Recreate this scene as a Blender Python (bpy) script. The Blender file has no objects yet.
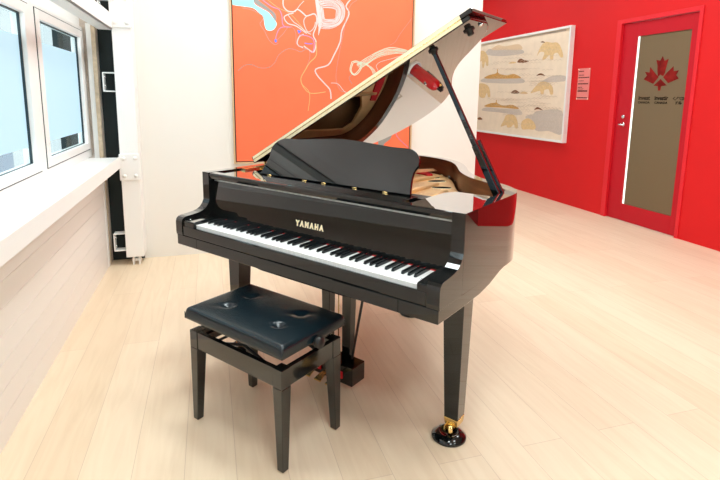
import bpy, bmesh, math, random
from mathutils import Vector, Matrix
random.seed(4)
S = bpy.context.scene
COL = S.collection
PI = math.pi

# ------------------------------------------------------------------ camera
CAM = Vector((0.17757958, -2.56941574, 1.37658892))
F_PX, CX, CY = 501.7668, 359.9992, 178.9502
FW = Vector((0.28314079, 0.94529376, -0.16202158)); RT = Vector((0.95843687, -0.28506233, 0.01175722)); UP = Vector((0.03507222, 0.15861641, 0.98671717))
cd = bpy.data.cameras.new('camera'); cam = bpy.data.objects.new('camera', cd); COL.objects.link(cam)
m = Matrix((RT, UP, -FW)).transposed().to_4x4(); m.translation = CAM
cam.matrix_world = m
cd.sensor_width = 36; cd.lens = F_PX / 720 * 36; cd.shift_y = (CY - 240) / 720; cd.clip_start = .02; cd.clip_end = 200
S.camera = cam

# ------------------------------------------------------------------ world, lights, exposure
W = bpy.data.worlds.new('sky'); S.world = W; W.use_nodes = True
W.node_tree.nodes['Background'].inputs[0].default_value = (.80, .92, 1, 1)
W.node_tree.nodes['Background'].inputs[1].default_value = 3.2
S.view_settings.view_transform = 'Standard'; S.view_settings.look = 'None'
S.view_settings.exposure = 0.0; S.view_settings.gamma = 1; S.view_settings.use_curve_mapping = False
S.cycles.max_bounces = 8; S.cycles.diffuse_bounces = 6; S.cycles.glossy_bounces = 5
S.cycles.sample_clamp_indirect = 8; S.cycles.use_denoising = True

def area(name, loc, rot, sx, sy, power, color=(1, 1, 1)):
    l = bpy.data.lights.new(name, 'AREA'); l.shape = 'RECTANGLE'; l.size = sx; l.size_y = sy
    l.energy = power; l.color = color
    o = bpy.data.objects.new(name, l); o.location = loc; o.rotation_euler = rot; COL.objects.link(o); return o
CEIL = 3.3
sun = bpy.data.lights.new('daylight_sun', 'SUN'); sun.energy = 1.2; sun.angle = .3; sun.color = (1, .96, .9)
so = bpy.data.objects.new('daylight_sun', sun); so.rotation_euler = (math.radians(50), 0, math.radians(200)); COL.objects.link(so)
LAMPS = [(x, y) for x in (.6, 2.2) for y in (-3.6, -1.9, -.2, 1.1)]  # unseen panels added for room light, left row stronger to brighten that side
WALLWASH = [(3.55, 0.2), (3.55, 1.9), (3.55, 3.6), (3.55, 5.2)]

# ------------------------------------------------------------------ materials
def new_mat(name):
    m = bpy.data.materials.new(name); m.use_nodes = True
    return m, m.node_tree.nodes, m.node_tree.links
def pm(name, col, rough=.5, metal=0, spec=.5, coat=0, emit=None, es=0, bump=0, bscale=60, var=0, vscale=8, ior=1.5):
    m, n, l = new_mat(name); b = n['Principled BSDF']
    b.inputs['Base Color'].default_value = (*col, 1); b.inputs['Roughness'].default_value = rough
    b.inputs['Metallic'].default_value = metal; b.inputs['Specular IOR Level'].default_value = spec
    b.inputs['Coat Weight'].default_value = coat; b.inputs['Coat Roughness'].default_value = .03; b.inputs['IOR'].default_value = ior
    if emit: b.inputs['Emission Color'].default_value = (*emit, 1); b.inputs['Emission Strength'].default_value = es
    tc = n.new('ShaderNodeTexCoord')
    if bump:
        t = n.new('ShaderNodeTexNoise'); t.inputs['Scale'].default_value = bscale; t.inputs['Detail'].default_value = 4
        bp = n.new('ShaderNodeBump'); bp.inputs['Strength'].default_value = bump; bp.inputs['Distance'].default_value = .002
        l.new(tc.outputs['Object'], t.inputs['Vector']); l.new(t.outputs['Fac'], bp.inputs['Height']); l.new(bp.outputs['Normal'], b.inputs['Normal'])
    if var:
        t = n.new('ShaderNodeTexNoise'); t.inputs['Scale'].default_value = vscale; t.inputs['Detail'].default_value = 5
        r = n.new('ShaderNodeValToRGB'); r.color_ramp.elements[0].position = .3; r.color_ramp.elements[1].position = .7
        r.color_ramp.elements[0].color = (*[c * (1 - var) for c in col], 1); r.color_ramp.elements[1].color = (*[min(1, c * (1 + var)) for c in col], 1)
        l.new(tc.outputs['Object'], t.inputs['Vector']); l.new(t.outputs['Fac'], r.inputs['Fac']); l.new(r.outputs['Color'], b.inputs['Base Color'])
    return m
def lacquer(name, pts, rough=.015, base=(.004, .005, .005)):
    # piano polish: black body under a polyester coat whose mirror strengthens towards grazing angles
    m, n, l = new_mat(name); b = n['Principled BSDF']
    b.inputs['Base Color'].default_value = (*base, 1); b.inputs['Roughness'].default_value = .3; b.inputs['Specular IOR Level'].default_value = 0
    g = n.new('ShaderNodeBsdfGlossy'); g.inputs['Roughness'].default_value = rough; g.inputs['Color'].default_value = (1, 1, 1, 1)
    lw = n.new('ShaderNodeLayerWeight'); lw.inputs['Blend'].default_value = .5
    cv = n.new('ShaderNodeFloatCurve'); c = cv.mapping.curves[0]
    c.points[0].location = pts[0]; c.points[-1].location = pts[-1]
    for p in pts[1:-1]: c.points.new(*p)
    for p in c.points: p.handle_type = 'VECTOR'
    cv.mapping.update()
    mx = n.new('ShaderNodeMixShader')
    l.new(lw.outputs['Facing'], cv.inputs['Value']); l.new(cv.outputs[0], mx.inputs[0])
    l.new(b.outputs[0], mx.inputs[1]); l.new(g.outputs[0], mx.inputs[2]); l.new(mx.outputs[0], n['Material Output'].inputs[0])
    return m
LAQ = lacquer('black_polyester', [(0, .042), (.28, .055), (.45, .09), (.6, .20), (.68, .34), (.76, .66), (1, 1)])
BLACKSAT = pm('black_satin', (.008, .009, .009), .25)
BENCHWOOD = lacquer('bench_black_polish', [(0, .05), (.3, .07), (.5, .13), (.7, .3), (1, .9)], .08)
LEATHER = pm('black_vinyl', (.004, .012, .017), .24, spec=.5, bump=.04, bscale=350)
WHITE = pm('painted_white', (.84, .82, .78), .55, var=.015)
WALLW = pm('wall_white', (.82, .80, .75), .6, var=.01, vscale=2)
STEELW = pm('white_steel_paint', (.88, .88, .86), .35)
PANELW = pm('white_panel', (.82, .79, .75), .35)
FRAMEW = pm('window_frame_white', (.86, .86, .84), .3)
CEILM = pm('ceiling_paint', (.55, .56, .55), .7)
RED = pm('red_wall', (.66, .010, .012), .6, spec=.25, var=.02, vscale=3)
REDDOOR = pm('red_door_gloss', (.50, .004, .014), .4, spec=.3)
REDTRIM = pm('red_trim', (.72, .016, .026), .4, spec=.35)
RUBBER = pm('dark_gasket', (.01, .03, .04), .5)
DARK = pm('dark_recess', (.008, .016, .016), .7)
TIMBER = pm('raw_stud_wood', (.55, .43, .30), .7, var=.2, vscale=30)
BRASS = pm('brass', (.86, .62, .25), .25, metal=1)
BRASSP = pm('pale_brass', (1.0, .88, .60), .4, metal=.2)
CHROME = pm('chrome', (.75, .76, .78), .15, metal=1)
IVORY = pm('white_key_plastic', (.88, .89, .88), .22)
EBONY = pm('black_key_plastic', (.006, .008, .009), .15)
FELT = pm('red_felt', (.62, .01, .015), .9)
GOLD = pm('iron_plate_gold', (.92, .58, .26), .35, metal=.35, var=.06, vscale=20)
SOUND = pm('spruce_soundboard', (.30, .14, .05), .5, var=.08, vscale=14)
STRING = pm('string_steel', (.6, .6, .6), .25, metal=1)
COPPER = pm('copper_string', (.6, .3, .15), .35, metal=1)
ORANGE = pm('orange_canvas', (.92, .165, .065), .7, var=.03, vscale=5)
OAK = pm('pale_oak_frame', (.62, .42, .24), .5)
CYAN = pm('turquoise_paint', (.32, .85, .92), .6)
GREYP = pm('grey_paint', (.28, .27, .25), .6)
PINK = pm('pale_pink_paint', (.93, .58, .56), .6)
LILAC = pm('lilac_paint', (.55, .25, .45), .6)
BLUEP = pm('blue_paint', (.12, .2, .8), .6)
YELP = pm('yellow_ochre_paint', (.95, .42, .16), .6)
MINT = pm('mint_paint', (.62, .72, .55), .6)
PARCH = pm('linen_ground', (.86, .71, .55), .8, var=.04, vscale=10)
TAN = pm('tan_print', (.76, .53, .27), .8, var=.1, vscale=30)
OCHRE = pm('ochre_print', (.62, .33, .09), .8, var=.2, vscale=40)
GREYPR = pm('grey_print', (.60, .51, .44), .8, var=.1, vscale=60)
BROWNPR = pm('brown_print', (.22, .08, .03), .8)
INK = pm('dark_print', (.012, .008, .006), .8, spec=.05)
LINEPR = pm('line_print', (.60, .47, .36), .8)
LEAF = pm('red_leaf_vinyl', (.20, .012, .010), .8, spec=.1, var=.35, vscale=14)
FROST = pm('frosted_door_glass', (.17, .118, .062), .3, spec=.3)
CLEARLIT = pm('glow_glass_edge', (.8, .9, .85), .2, emit=(.85, 1, .93), es=.8)  # strip glows to stand in for bright light at the door glass edge
PLAQUE = pm('acrylic_plaque', (.80, .22, .20), .15)
EXTRED = pm('extinguisher_red', (.55, .01, .015), .2, spec=.6)
BLKP = pm('black_plastic', (.01, .01, .01), .4)
PLATEW = pm('switch_plate', (.42, .39, .32), .4)
LAMPM = pm('lamp_diffuser', (.9, .9, .9), .4, emit=(1, .97, .92), es=3)

def wood(name, c1, c2, sc=(1, 14, 14), rough=.3, spec=.5):
    m, n, l = new_mat(name); b = n['Principled BSDF']; b.inputs['Roughness'].default_value = rough; b.inputs['Specular IOR Level'].default_value = spec
    tc = n.new('ShaderNodeTexCoord'); mp = n.new('ShaderNodeMapping'); mp.inputs['Scale'].default_value = sc
    t = n.new('ShaderNodeTexNoise'); t.inputs['Scale'].default_value = 2.2; t.inputs['Detail'].default_value = 8; t.inputs['Distortion'].default_value = .6
    r = n.new('ShaderNodeValToRGB'); r.color_ramp.elements[0].position = .3; r.color_ramp.elements[1].position = .72
    r.color_ramp.elements[0].color = (*c1, 1); r.color_ramp.elements[1].color = (*c2, 1)
    l.new(tc.outputs['Object'], mp.inputs[0]); l.new(mp.outputs[0], t.inputs['Vector']); l.new(t.outputs['Fac'], r.inputs[0]); l.new(r.outputs[0], b.inputs['Base Color'])
    return m
MAHOG = wood('mahogany_rim_veneer', (.10, .028, .010), (.20, .062, .022), (2, 2, 14), .3)

def floor_mat():
    m, n, l = new_mat('maple_planks'); b = n['Principled BSDF']; b.inputs['Roughness'].default_value = .42; b.inputs['Specular IOR Level'].default_value = .35
    tc = n.new('ShaderNodeTexCoord'); mp = n.new('ShaderNodeMapping'); mp.inputs['Rotation'].default_value = (0, 0, PI / 2); mp.inputs['Location'].default_value = (.3, .141, 0)
    br = n.new('ShaderNodeTexBrick'); br.inputs['Scale'].default_value = 1; br.inputs['Brick Width'].default_value = 2.1; br.inputs['Row Height'].default_value = .1845
    br.inputs['Mortar Size'].default_value = .0012; br.inputs['Mortar Smooth'].default_value = .3; br.offset = .37
    br.inputs['Color1'].default_value = (.84, .705, .53, 1); br.inputs['Color2'].default_value = (.78, .635, .46, 1); br.inputs['Mortar'].default_value = (.62, .48, .35, 1)
    l.new(tc.outputs['Object'], mp.inputs[0]); l.new(mp.outputs[0], br.inputs['Vector'])
    mp2 = n.new('ShaderNodeMapping'); mp2.inputs['Scale'].default_value = (9, .8, 1)
    g = n.new('ShaderNodeTexNoise'); g.inputs['Scale'].default_value = 2.2; g.inputs['Detail'].default_value = 7; g.inputs['Distortion'].default_value = 1.4
    l.new(tc.outputs['Object'], mp2.inputs[0]); l.new(mp2.outputs[0], g.inputs['Vector'])
    r = n.new('ShaderNodeValToRGB'); r.color_ramp.elements[0].position = .32; r.color_ramp.elements[1].position = .6
    r.color_ramp.elements[0].color = (.93, .905, .88, 1); r.color_ramp.elements[1].color = (1, 1, 1, 1)
    mx = n.new('ShaderNodeMix'); mx.data_type = 'RGBA'; mx.blend_type = 'MULTIPLY'; mx.inputs['Factor'].default_value = .85
    l.new(g.outputs['Fac'], r.inputs[0]); l.new(br.outputs['Color'], mx.inputs['A']); l.new(r.outputs[0], mx.inputs['B']); l.new(mx.outputs['Result'], b.inputs['Base Color'])
    return m
FLOORM = floor_mat()

def glass_mat():
    m, n, l = new_mat('clear_pane'); n.remove(n['Principled BSDF'])
    t = n.new('ShaderNodeBsdfTransparent'); t.inputs[0].default_value = (.93, .98, .98, 1); g = n.new('ShaderNodeBsdfGlossy'); g.inputs['Roughness'].default_value = .01
    f = n.new('ShaderNodeValue'); f.outputs[0].default_value = .07; mx = n.new('ShaderNodeMixShader')
    l.new(f.outputs[0], mx.inputs[0]); l.new(t.outputs[0], mx.inputs[1]); l.new(g.outputs[0], mx.inputs[2]); l.new(mx.outputs[0], n['Material Output'].inputs[0]); return m
GLASS = glass_mat()
FILM = pm('lit_frosted_film', (.1, .14, .16), .6, emit=(.60, .87, 1.0), es=.85)  # daylight through the film is put in as emission

# ------------------------------------------------------------------ mesh helpers
class MB:
    def __init__(s, M=None): s.v = []; s.f = []; s.mi = []; s.sm = []; s.M = M; s.cur = 0; s.smooth = False
    def add(s, vs, fs):
        k = len(s.v)
        for p in vs:
            p = Vector(p); s.v.append(s.M @ p if s.M else p)
        for f in fs: s.f.append([k + i for i in f]); s.mi.append(s.cur); s.sm.append(s.smooth)
        return s
    def box(s, x0, x1, y0, y1, z0, z1):
        return s.add([(x0, y0, z0), (x1, y0, z0), (x1, y1, z0), (x0, y1, z0), (x0, y0, z1), (x1, y0, z1), (x1, y1, z1), (x0, y1, z1)],
                     [(0, 3, 2, 1), (4, 5, 6, 7), (0, 1, 5, 4), (1, 2, 6, 5), (2, 3, 7, 6), (3, 0, 4, 7)])
    def hexa(s, a, b):   # two quads
        return s.add(list(a) + list(b), [(3, 2, 1, 0), (4, 5, 6, 7), (0, 1, 5, 4), (1, 2, 6, 5), (2, 3, 7, 6), (3, 0, 4, 7)])
    def prism(s, poly, a0, a1, axis='z'):
        n = len(poly)
        def P(p, a):
            return {'z': (p[0], p[1], a), 'x': (a, p[0], p[1]), 'y': (p[0], a, p[1])}[axis]
        return s.add([P(p, a0) for p in poly] + [P(p, a1) for p in poly],
                     [tuple(range(n))[::-1], tuple(range(n, 2 * n))] + [(i, (i + 1) % n, n + (i + 1) % n, n + i) for i in range(n)])
    def tube(s, path, r, n=10, cap=True):
        path = [Vector(p) for p in path]; rs = r if isinstance(r, (list, tuple)) else [r] * len(path)
        k0 = []; vs = []; prev = None
        for i, p in enumerate(path):
            d = (path[min(i + 1, len(path) - 1)] - path[max(i - 1, 0)]).normalized()
            if prev is None: a = d.orthogonal().normalized()
            else: a = (prev - d * prev.dot(d)).normalized()
            prev = a; b = d.cross(a)
            vs += [p + (a * math.cos(2 * PI * j / n) + b * math.sin(2 * PI * j / n)) * rs[i] for j in range(n)]
        fs = [(i * n + j, i * n + (j + 1) % n, (i + 1) * n + (j + 1) % n, (i + 1) * n + j) for i in range(len(path) - 1) for j in range(n)]
        if cap: fs += [tuple(range(n))[::-1], tuple((len(path) - 1) * n + j for j in range(n))]
        sm = s.smooth; s.smooth = True; s.add(vs, fs); s.smooth = sm; return s
    def lathe(s, prof, c=(0, 0, 0), n=32, ax=None):
        # profile (r, z) about z, or about ax
        R = Matrix.Identity(3) if ax is None else Vector((0, 0, 1)).rotation_difference(Vector(ax)).to_matrix()
        vs = []
        for (r, z) in prof:
            for j in range(n): vs.append(Vector(c) + R @ Vector((r * math.cos(2 * PI * j / n), r * math.sin(2 * PI * j / n), z)))
        fs = [(i * n + j, i * n + (j + 1) % n, (i + 1) * n + (j + 1) % n, (i + 1) * n + j) for i in range(len(prof) - 1) for j in range(n)]
        fs += [tuple(range(n))[::-1], tuple((len(prof) - 1) * n + j for j in range(n))]
        sm = s.smooth; s.smooth = True; s.add(vs, fs); s.smooth = sm; return s
    def build(s, name, mats, parent=None, bevel=0, seg=2, loc=None):
        me = bpy.data.meshes.new(name); me.from_pydata([tuple(v) for v in s.v], [], s.f)
        for m in (mats if isinstance(mats, (list, tuple)) else [mats]): me.materials.append(m)
        for p, mi, sm in zip(me.polygons, s.mi, s.sm): p.material_index = mi; p.use_smooth = sm
        bm = bmesh.new(); bm.from_mesh(me); bmesh.ops.recalc_face_normals(bm, faces=bm.faces); bm.to_mesh(me); bm.free()
        o = bpy.data.objects.new(name, me); COL.objects.link(o)
        if parent: o.parent = parent
        if loc: o.location = loc
        if bevel:
            b = o.modifiers.new('bevel', 'BEVEL'); b.width = bevel; b.segments = seg; b.limit_method = 'ANGLE'; b.angle_limit = .6; b.harden_normals = False
        return o
def thing(name, label, cat, loc=(0, 0, 0), rz=0, group=None):
    o = bpy.data.objects.new(name, None); COL.objects.link(o); o.empty_display_size = .1
    o.location = loc; o.rotation_euler = (0, 0, rz); o['label'] = label; o['category'] = cat
    if group: o['group'] = group
    return o
def tag(o, label, cat, group=None):
    o['label'] = label; o['category'] = cat
    if group: o['group'] = group
    return o
def struct(o): o['kind'] = 'structure'; return o
def text_mesh(txt, size, extrude=0.0005, font_scale_x=1, bold=0):
    c = bpy.data.curves.new('t', 'FONT'); c.body = txt; c.size = size; c.extrude = extrude; c.align_x = 'CENTER'; c.align_y = 'CENTER'; c.offset = bold; c.resolution_u = 3
    o = bpy.data.objects.new('t', c); COL.objects.link(o); bpy.context.view_layer.update()
    me = bpy.data.meshes.new_from_object(o.evaluated_get(bpy.context.evaluated_depsgraph_get()))
    vs = [v.co.copy() for v in me.vertices]; fs = [tuple(p.vertices) for p in me.polygons]
    bpy.data.objects.remove(o); bpy.data.curves.remove(c); bpy.data.meshes.remove(me)
    return vs, fs
def ray(px, py): return FW + RT * ((px - CX) / F_PX) - UP * ((py - CY) / F_PX)
def on(px, py, ax, val):
    d = ray(px, py); t = (val - CAM[ax]) / d[ax]; return CAM + d * t
def smooth_path(pts, k=6, closed=False):
    out = []; n = len(pts)
    for i in range(n if closed else n - 1):
        P = [Vector(pts[(i + j) % n] if closed else pts[min(max(i + j, 0), n - 1)]) for j in (-1, 0, 1, 2)]
        for t in range(k):
            t /= k
            out.append(.5 * ((2 * P[1]) + (P[2] - P[0]) * t + (2 * P[0] - 5 * P[1] + 4 * P[2] - P[3]) * t * t + (3 * P[1] - P[0] - 3 * P[2] + P[3]) * t ** 3))
    if not closed: out.append(Vector(pts[-1]))
    return out

# ------------------------------------------------------------------ room shell
WX, WY, RX, WE = -.64, 1.885, 4.66, 2.715      # left panels, white wall, red wall, end of white wall
struct(MB().box(-1.0, 7, -5.2, 7.2, -.1, 0).build('floor', FLOORM))
struct(MB().box(6.9, 7.0, -5.1, -.2, 0, CEIL).build('wall_side', RED))
struct(MB().box(-1.0, 7, -5.2, 7.2, CEIL, CEIL + .1).build('ceiling', CEILM))
struct(MB().box(-.39, WE, WY, WY + .14, 0, CEIL).build('wall_back', WALLW))
struct(MB().box(-1.0, 4.8, 7.0, 7.1, 0, CEIL).build('wall_far', WALLW))
struct(MB().box(-1.0, 6.9, -5.2, -5.1, 0, CEIL).build('wall_rear', WALLW))
struct(MB().box(-.95, -.391, WY, WY + .2, 0, CEIL).build('wall_recess', DARK))
# red wall with the door opening
DY0, DY1, DZ = 1.215, 2.20, 2.215
mb = MB(); mb.box(RX, RX + .14, -.2, DY0 - .01, 0, CEIL); mb.box(RX + .14, 7.0, -.2, -.06, 0, CEIL); mb.box(RX, RX + .14, DY1 + .05, 7.1, 0, CEIL); mb.box(RX, RX + .14, DY0 - .01, DY1 + .05, DZ + .045, CEIL)
struct(mb.build('wall_right', RED))
mb = MB()
mb.box(RX - .012, RX + .14, DY1 - .01, DY1 + .055, 0, DZ + .045); mb.box(RX - .012, RX + .14, DY0 - .01, DY0 + .03, 0, DZ + .045); mb.box(RX - .012, RX + .14, DY0 + .03, DY1 - .01, DZ, DZ + .045)
struct(mb.build('trim_1', REDTRIM, bevel=.003))

# left facade: shiplap panel, sill beam, windows
mb = MB(); z = 0.0
while z < .8:
    mb.box(WX - .1, WX, -5.1, 1.70, z + (.003 if z else 0), min(z + .105, .80)); z += .105
mb.box(WX - .1, WX - .003, -5.1, 1.70, 0, .80)
struct(mb.build('wall_left', PANELW))
mb = MB(); mb.box(-.745, WX + .004, 1.70, 1.76, 0, .80); mb.box(-.70, -.655, 1.79, 1.81, 0, 1.9)
struct(mb.build('trim_2', STEELW, bevel=.002))
struct(MB().box(-.66, -.632, 1.765, 1.79, .0, 1.9).build('trim_3', TIMBER))
struct(MB().box(-.86, -.745, -5.1, 1.95, 1.87, CEIL).build('wall_left_upper', STEELW))
struct(MB().box(-.745, -.636, 1.825, 1.884, 0, CEIL).build('trim_4', GREYPR))
mb = MB(); mb.box(-.75, -.51, -5.1, 1.70, .83, .885)
struct(mb.build('window_sill', STEELW, bevel=.003))

def window(idx, y0, y1):
    # fixed surround plus one opening sash of a facade window
    fr = MB(); x0, x1 = -.80, -.725
    zb, zt = .885, 1.87
    fr.box(x0, x1, y0 - .053, y0, zb, zt); fr.box(x0, x1, y1, y1 + .053, zb, zt); fr.box(x0, x1, y0, y1, zb, .945); fr.box(x0, x1, y0, y1, 1.842, zt)
    w = fr.build('window_%d' % idx, FRAMEW, bevel=.003); struct(w)
    sh = MB(); a = .004; s = .072
    X0, X1 = -.785, -.718
    sh.box(X0, X1, y0 + a, y0 + s, .95, 1.838); sh.box(X0, X1, y1 - s, y1 - a, .95, 1.838); sh.box(X0, X1, y0 + s, y1 - s, .95, 1.0); sh.box(X0, X1, y0 + s, y1 - s, 1.785, 1.838)
    so_ = sh.build('sash', FRAMEW, w, bevel=.004)
    g = MB(); e = .007; ya, yb, za, zc = y0 + s, y1 - s, 1.0, 1.785
    ga, gb = -.754, -.742
    g.box(ga, gb, ya, ya + e, za, zc); g.box(ga, gb, yb - e, yb, za, zc); g.box(ga, gb, ya + e, yb - e, za, za + e * .4); g.box(ga, gb, ya + e, yb - e, zc - e, zc)
    g.build('gasket', RUBBER, w)
    s2 = MB(); c = .0035
    for (p, q, r_, t) in ((y0, y0 + c, .945, 1.842), (y1 - c, y1, .945, 1.842), (y0, y1, .945, .949), (y0, y1, 1.8385, 1.842)): s2.box(-.76, -.722, p, q, r_, t)
    s2.build('seal', RUBBER, w)
    MB().box(-.760, -.756, ya, yb, za, zc).build('pane', GLASS, w)
    MB().box(-.7555, -.7545, ya + .004, yb - .004, 1.088, 1.668).build('lit_frosted_film', FILM, w)
window(1, -.575, .575); window(2, .68, 1.77); window(3, -1.83, -.68); window(4, -3.085, -1.935)
fill = MB(); fill.box(-.80, -.73, 1.823, 1.83, .885, 1.87); fill.box(-.8, -.735, -.627, -.628 + .001, .885, 1.87)

# white steel frame: post, rails, bolted plates, brackets
steel = thing('steel_frame', 'white painted steel frame of post and bolted rails along the windows', 'steel frame', (-.44, 1.75, 0))
def lp(o): o.location = -Vector(steel.location); return o
PF = 1.70
lp(MB().box(-.505, -.37, PF, WY - .002, .07, CEIL - .01).build('post', STEELW, steel, bevel=.004))
lp(MB().box(-.515, -.50, -5.0, PF + .02, .805, .892).build('lower_rail', STEELW, steel, bevel=.003))
mb = MB(); mb.box(-.60, -.50, -5.0, PF + .02, 1.85, 1.862); mb.box(-.514, -.50, -5.0, PF + .02, 1.85, 1.965)
lp(mb.build('upper_rail', STEELW, steel, bevel=.003))
lp(MB().box(-.512, -.50, 1.3, PF + .02, 1.965, 1.968).build('rail_edge', STEELW, steel))
for (z0, z1) in ((.703, .912), (1.868, 2.11)):
    p = lp(MB().box(-.512, -.36, PF - .012, PF, z0, z1).build('plate', STEELW, steel, bevel=.002))
    for bx in (-.478, -.395):
        for bz in (z0 + .036, z1 - .036):
            MB().lathe([(.015, 0), (.015, .004), (.011, .009), (.004, .011)], (bx, PF - .012, bz), 16, (0, -1, 0)).build('bolt', STEELW, p)
for z0 in (.12, 1.39, 1.93):
    mb = MB(); t = .009; h = .148
    mb.box(-.595, -.505, 1.72, 1.80, z0, z0 + t); mb.box(-.595, -.505, 1.72, 1.80, z0 + h - t, z0 + h); mb.box(-.595, -.595 + t, 1.72, 1.80, z0, z0 + h)
    b = lp(mb.build('bracket', STEELW, steel, bevel=.004))
    for q in (.04, .11): MB().lathe([(.012, 0), (.012, .008), (.006, .012)], (-.586, 1.745, z0 + q), 12, (1, 0, 0)).build('bolt', CHROME, b)
mb = MB(); mb.box(-.462, -.450, PF + .02, PF + .08, .0, .07); mb.box(-.418, -.406, PF + .02, PF + .08, 0, .07); mb.tube([(-.47, PF + .05, .035), (-.40, PF + .05, .035)], .014)
lp(mb.build('foot', STEELW, steel))

# door leaf
door = MB().box(RX + .02, RX + .062, DY0 + .032, 1.33, .006, DZ - .004).box(RX + .02, RX + .062, 1.985, DY1 - .012, .006, DZ - .004).box(RX + .02, RX + .062, 1.33, 1.985, .006, .20).box(RX + .02, RX + .062, 1.33, 1.985, 2.06, DZ - .004).build('door_1', REDDOOR, bevel=.002)
struct(door)
MB().box(RX + .034, RX + .044, 1.33, 1.958, .20, 2.06).build('frosted_pane', FROST, door)
MB().box(RX + .034, RX + .044, 1.958, 1.985, .20, 2.06).build('glow_edge', CLEARLIT, door)
dx = RX + .0325
def on_door(vs, yc, zc):   # drawn text plane -> door glass facing -x, reading left to right = decreasing y
    return [(dx - v[2], yc - v[0], zc + v[1]) for v in vs]
# leaf emblem
def lf(pts):
    P = [on(630 + x / 9.6, 45 + y / 9.6, 0, dx - .0008) for x, y in pts]
    MB().add(P, [tuple(range(len(P)))]).build('leaf_panel', LEAF, door)
lf([(315, 105), (332, 152), (372, 132), (352, 200), (335, 270), (318, 300), (292, 285), (268, 305), (262, 250), (263, 195), (253, 143), (290, 150)])
lf([(130, 330), (162, 292), (143, 258), (187, 264), (195, 210), (225, 250), (275, 308), (222, 374)])
lf([(418, 203), (420, 250), (470, 243), (445, 288), (468, 322), (365, 367), (318, 310), (350, 268)])
lf([(293, 325), (352, 388), (300, 396), (290, 437), (268, 437), (266, 396), (225, 390)])
for txt, yc, zc, wd, ht, bold in (('invest', 1.825, 1.398, .150, .044, .0015), ('CANADA', 1.825, 1.350, .155, .024, .002), ('investir', 1.608, 1.398, .165, .044, .0015), ('CANADA', 1.608, 1.350, .160, .024, .002)):
    vs, fs = text_mesh(txt, .06, .0002, 1, bold)
    xs = [v.x for v in vs]; ys = [v.y for v in vs]; a = wd / (max(xs) - min(xs)); b = ht / (max(ys) - min(ys))
    MB().add(on_door([((v.x - (max(xs) + min(xs)) / 2) * a, (v.y - (max(ys) + min(ys)) / 2) * b, v.z) for v in vs], yc, zc), fs).build('lettering', INK, door)
def strokes(segs, yc, zc, sc, w, name, mat=INK):
    mb = MB()
    for pl in segs:
        for (a, b) in zip(pl[:-1], pl[1:]):
            a = Vector((a[0], a[1], 0)) * sc; b = Vector((b[0], b[1], 0)) * sc; d = (b - a).normalized(); nrm = Vector((-d.y, d.x, 0)) * w / 2
            q = [a - nrm - d * w / 2, b - nrm + d * w / 2, b + nrm + d * w / 2, a + nrm - d * w / 2]
            mb.add(on_door([(v.x, v.y, .0003) for v in q], yc, zc), [(0, 1, 2, 3)])
    mb.build(name, mat, door)
arc = lambda cx, cy, r, a0, a1: [(cx + r * math.cos(a), cy + r * math.sin(a)) for a in [a0 + (a1 - a0) * i / 8 for i in range(9)]]
strokes([[(-1.5, .4), (-2.1, 0), (-1.5, -.4)], [(-1.3, -.4), (-.7, .4)], arc(-.3, 0, .35, PI, 0), arc(.5, 0, .38, .6, 5.6), [(1.0, .4), (1.6, 0), (1.0, -.4)], arc(.95, .1, .25, 0, 2 * PI)], 1.392, 1.394, .036, .005, 'syllabic_lettering')
strokes([[(-1.0, .5), (-1.0, -.4), (-.4, .5)], [(-.1, -.4), (.3, .5), (.6, -.4)], [(.8, .5), (.8, -.4), (1.3, 0)]], 1.40, 1.350, .028, .007, 'syllabic_lettering')
h = MB(); h.tube([(RX + .02, 2.068, 1.100), (RX - .045, 2.068, 1.100), (RX - .05, 2.06, 1.100), (RX - .05, 1.985, 1.096)], [.011, .011, .010, .008], 10)
h.lathe([(.024, 0), (.024, .006)], (RX + .02, 2.068, 1.10), 18, (-1, 0, 0))
h.build('door_handle', CHROME, door)
MB().lathe([(.022, 0), (.022, .012), (.014, .016)], (RX + .02, 2.072, 1.185), 18, (-1, 0, 0)).build('door_lock', CHROME, door)

# ceiling lamps
def ceiling_lamp(x, y, power, label, group, tilt=0):
    t = thing('ceiling_light', label, 'ceiling light', (x, y, CEIL), 0, group)
    f = MB().box(-.32, .32, -.32, .32, -.03, -.001); f.build('frame', STEELW, t)
    MB().box(-.29, .29, -.29, .29, -.034, -.0305).build('diffuser', LAMPM, t)
    a = area('lamp_light', (x, y, CEIL - .06), (0, tilt, 0), .56, .56, power, (.89, .985, 1))
for x, y in LAMPS: ceiling_lamp(x, y, 25 if x < 1 else 15, 'unseen square white ceiling light panel added to brighten the piano room', 'added ceiling light panels over the piano')
for x, y in WALLWASH: ceiling_lamp(x, y, 13.5, 'square white ceiling light panel beside the red wall', 'ceiling light panels beside the red wall', 0)

# outside: pale building opposite
bld = thing('exterior_building', 'pale building with dark windows seen through the window panes', 'building', (-4.6, 16, -1))
MB().box(-1, 0, -18, 26, -3, 6).build('wall', pm('pale_render', (.34, .335, .32), .8), bld)
EXW = pm('blue_window_glass', (.03, .05, .09), .3)
for k in range(15):
    y = -17 + k * 2.9
    for z in (.1, 3.1): MB().box(0, .04, y, y + 1.25, z, z + 1.9).build('window', EXW, bld)

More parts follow.
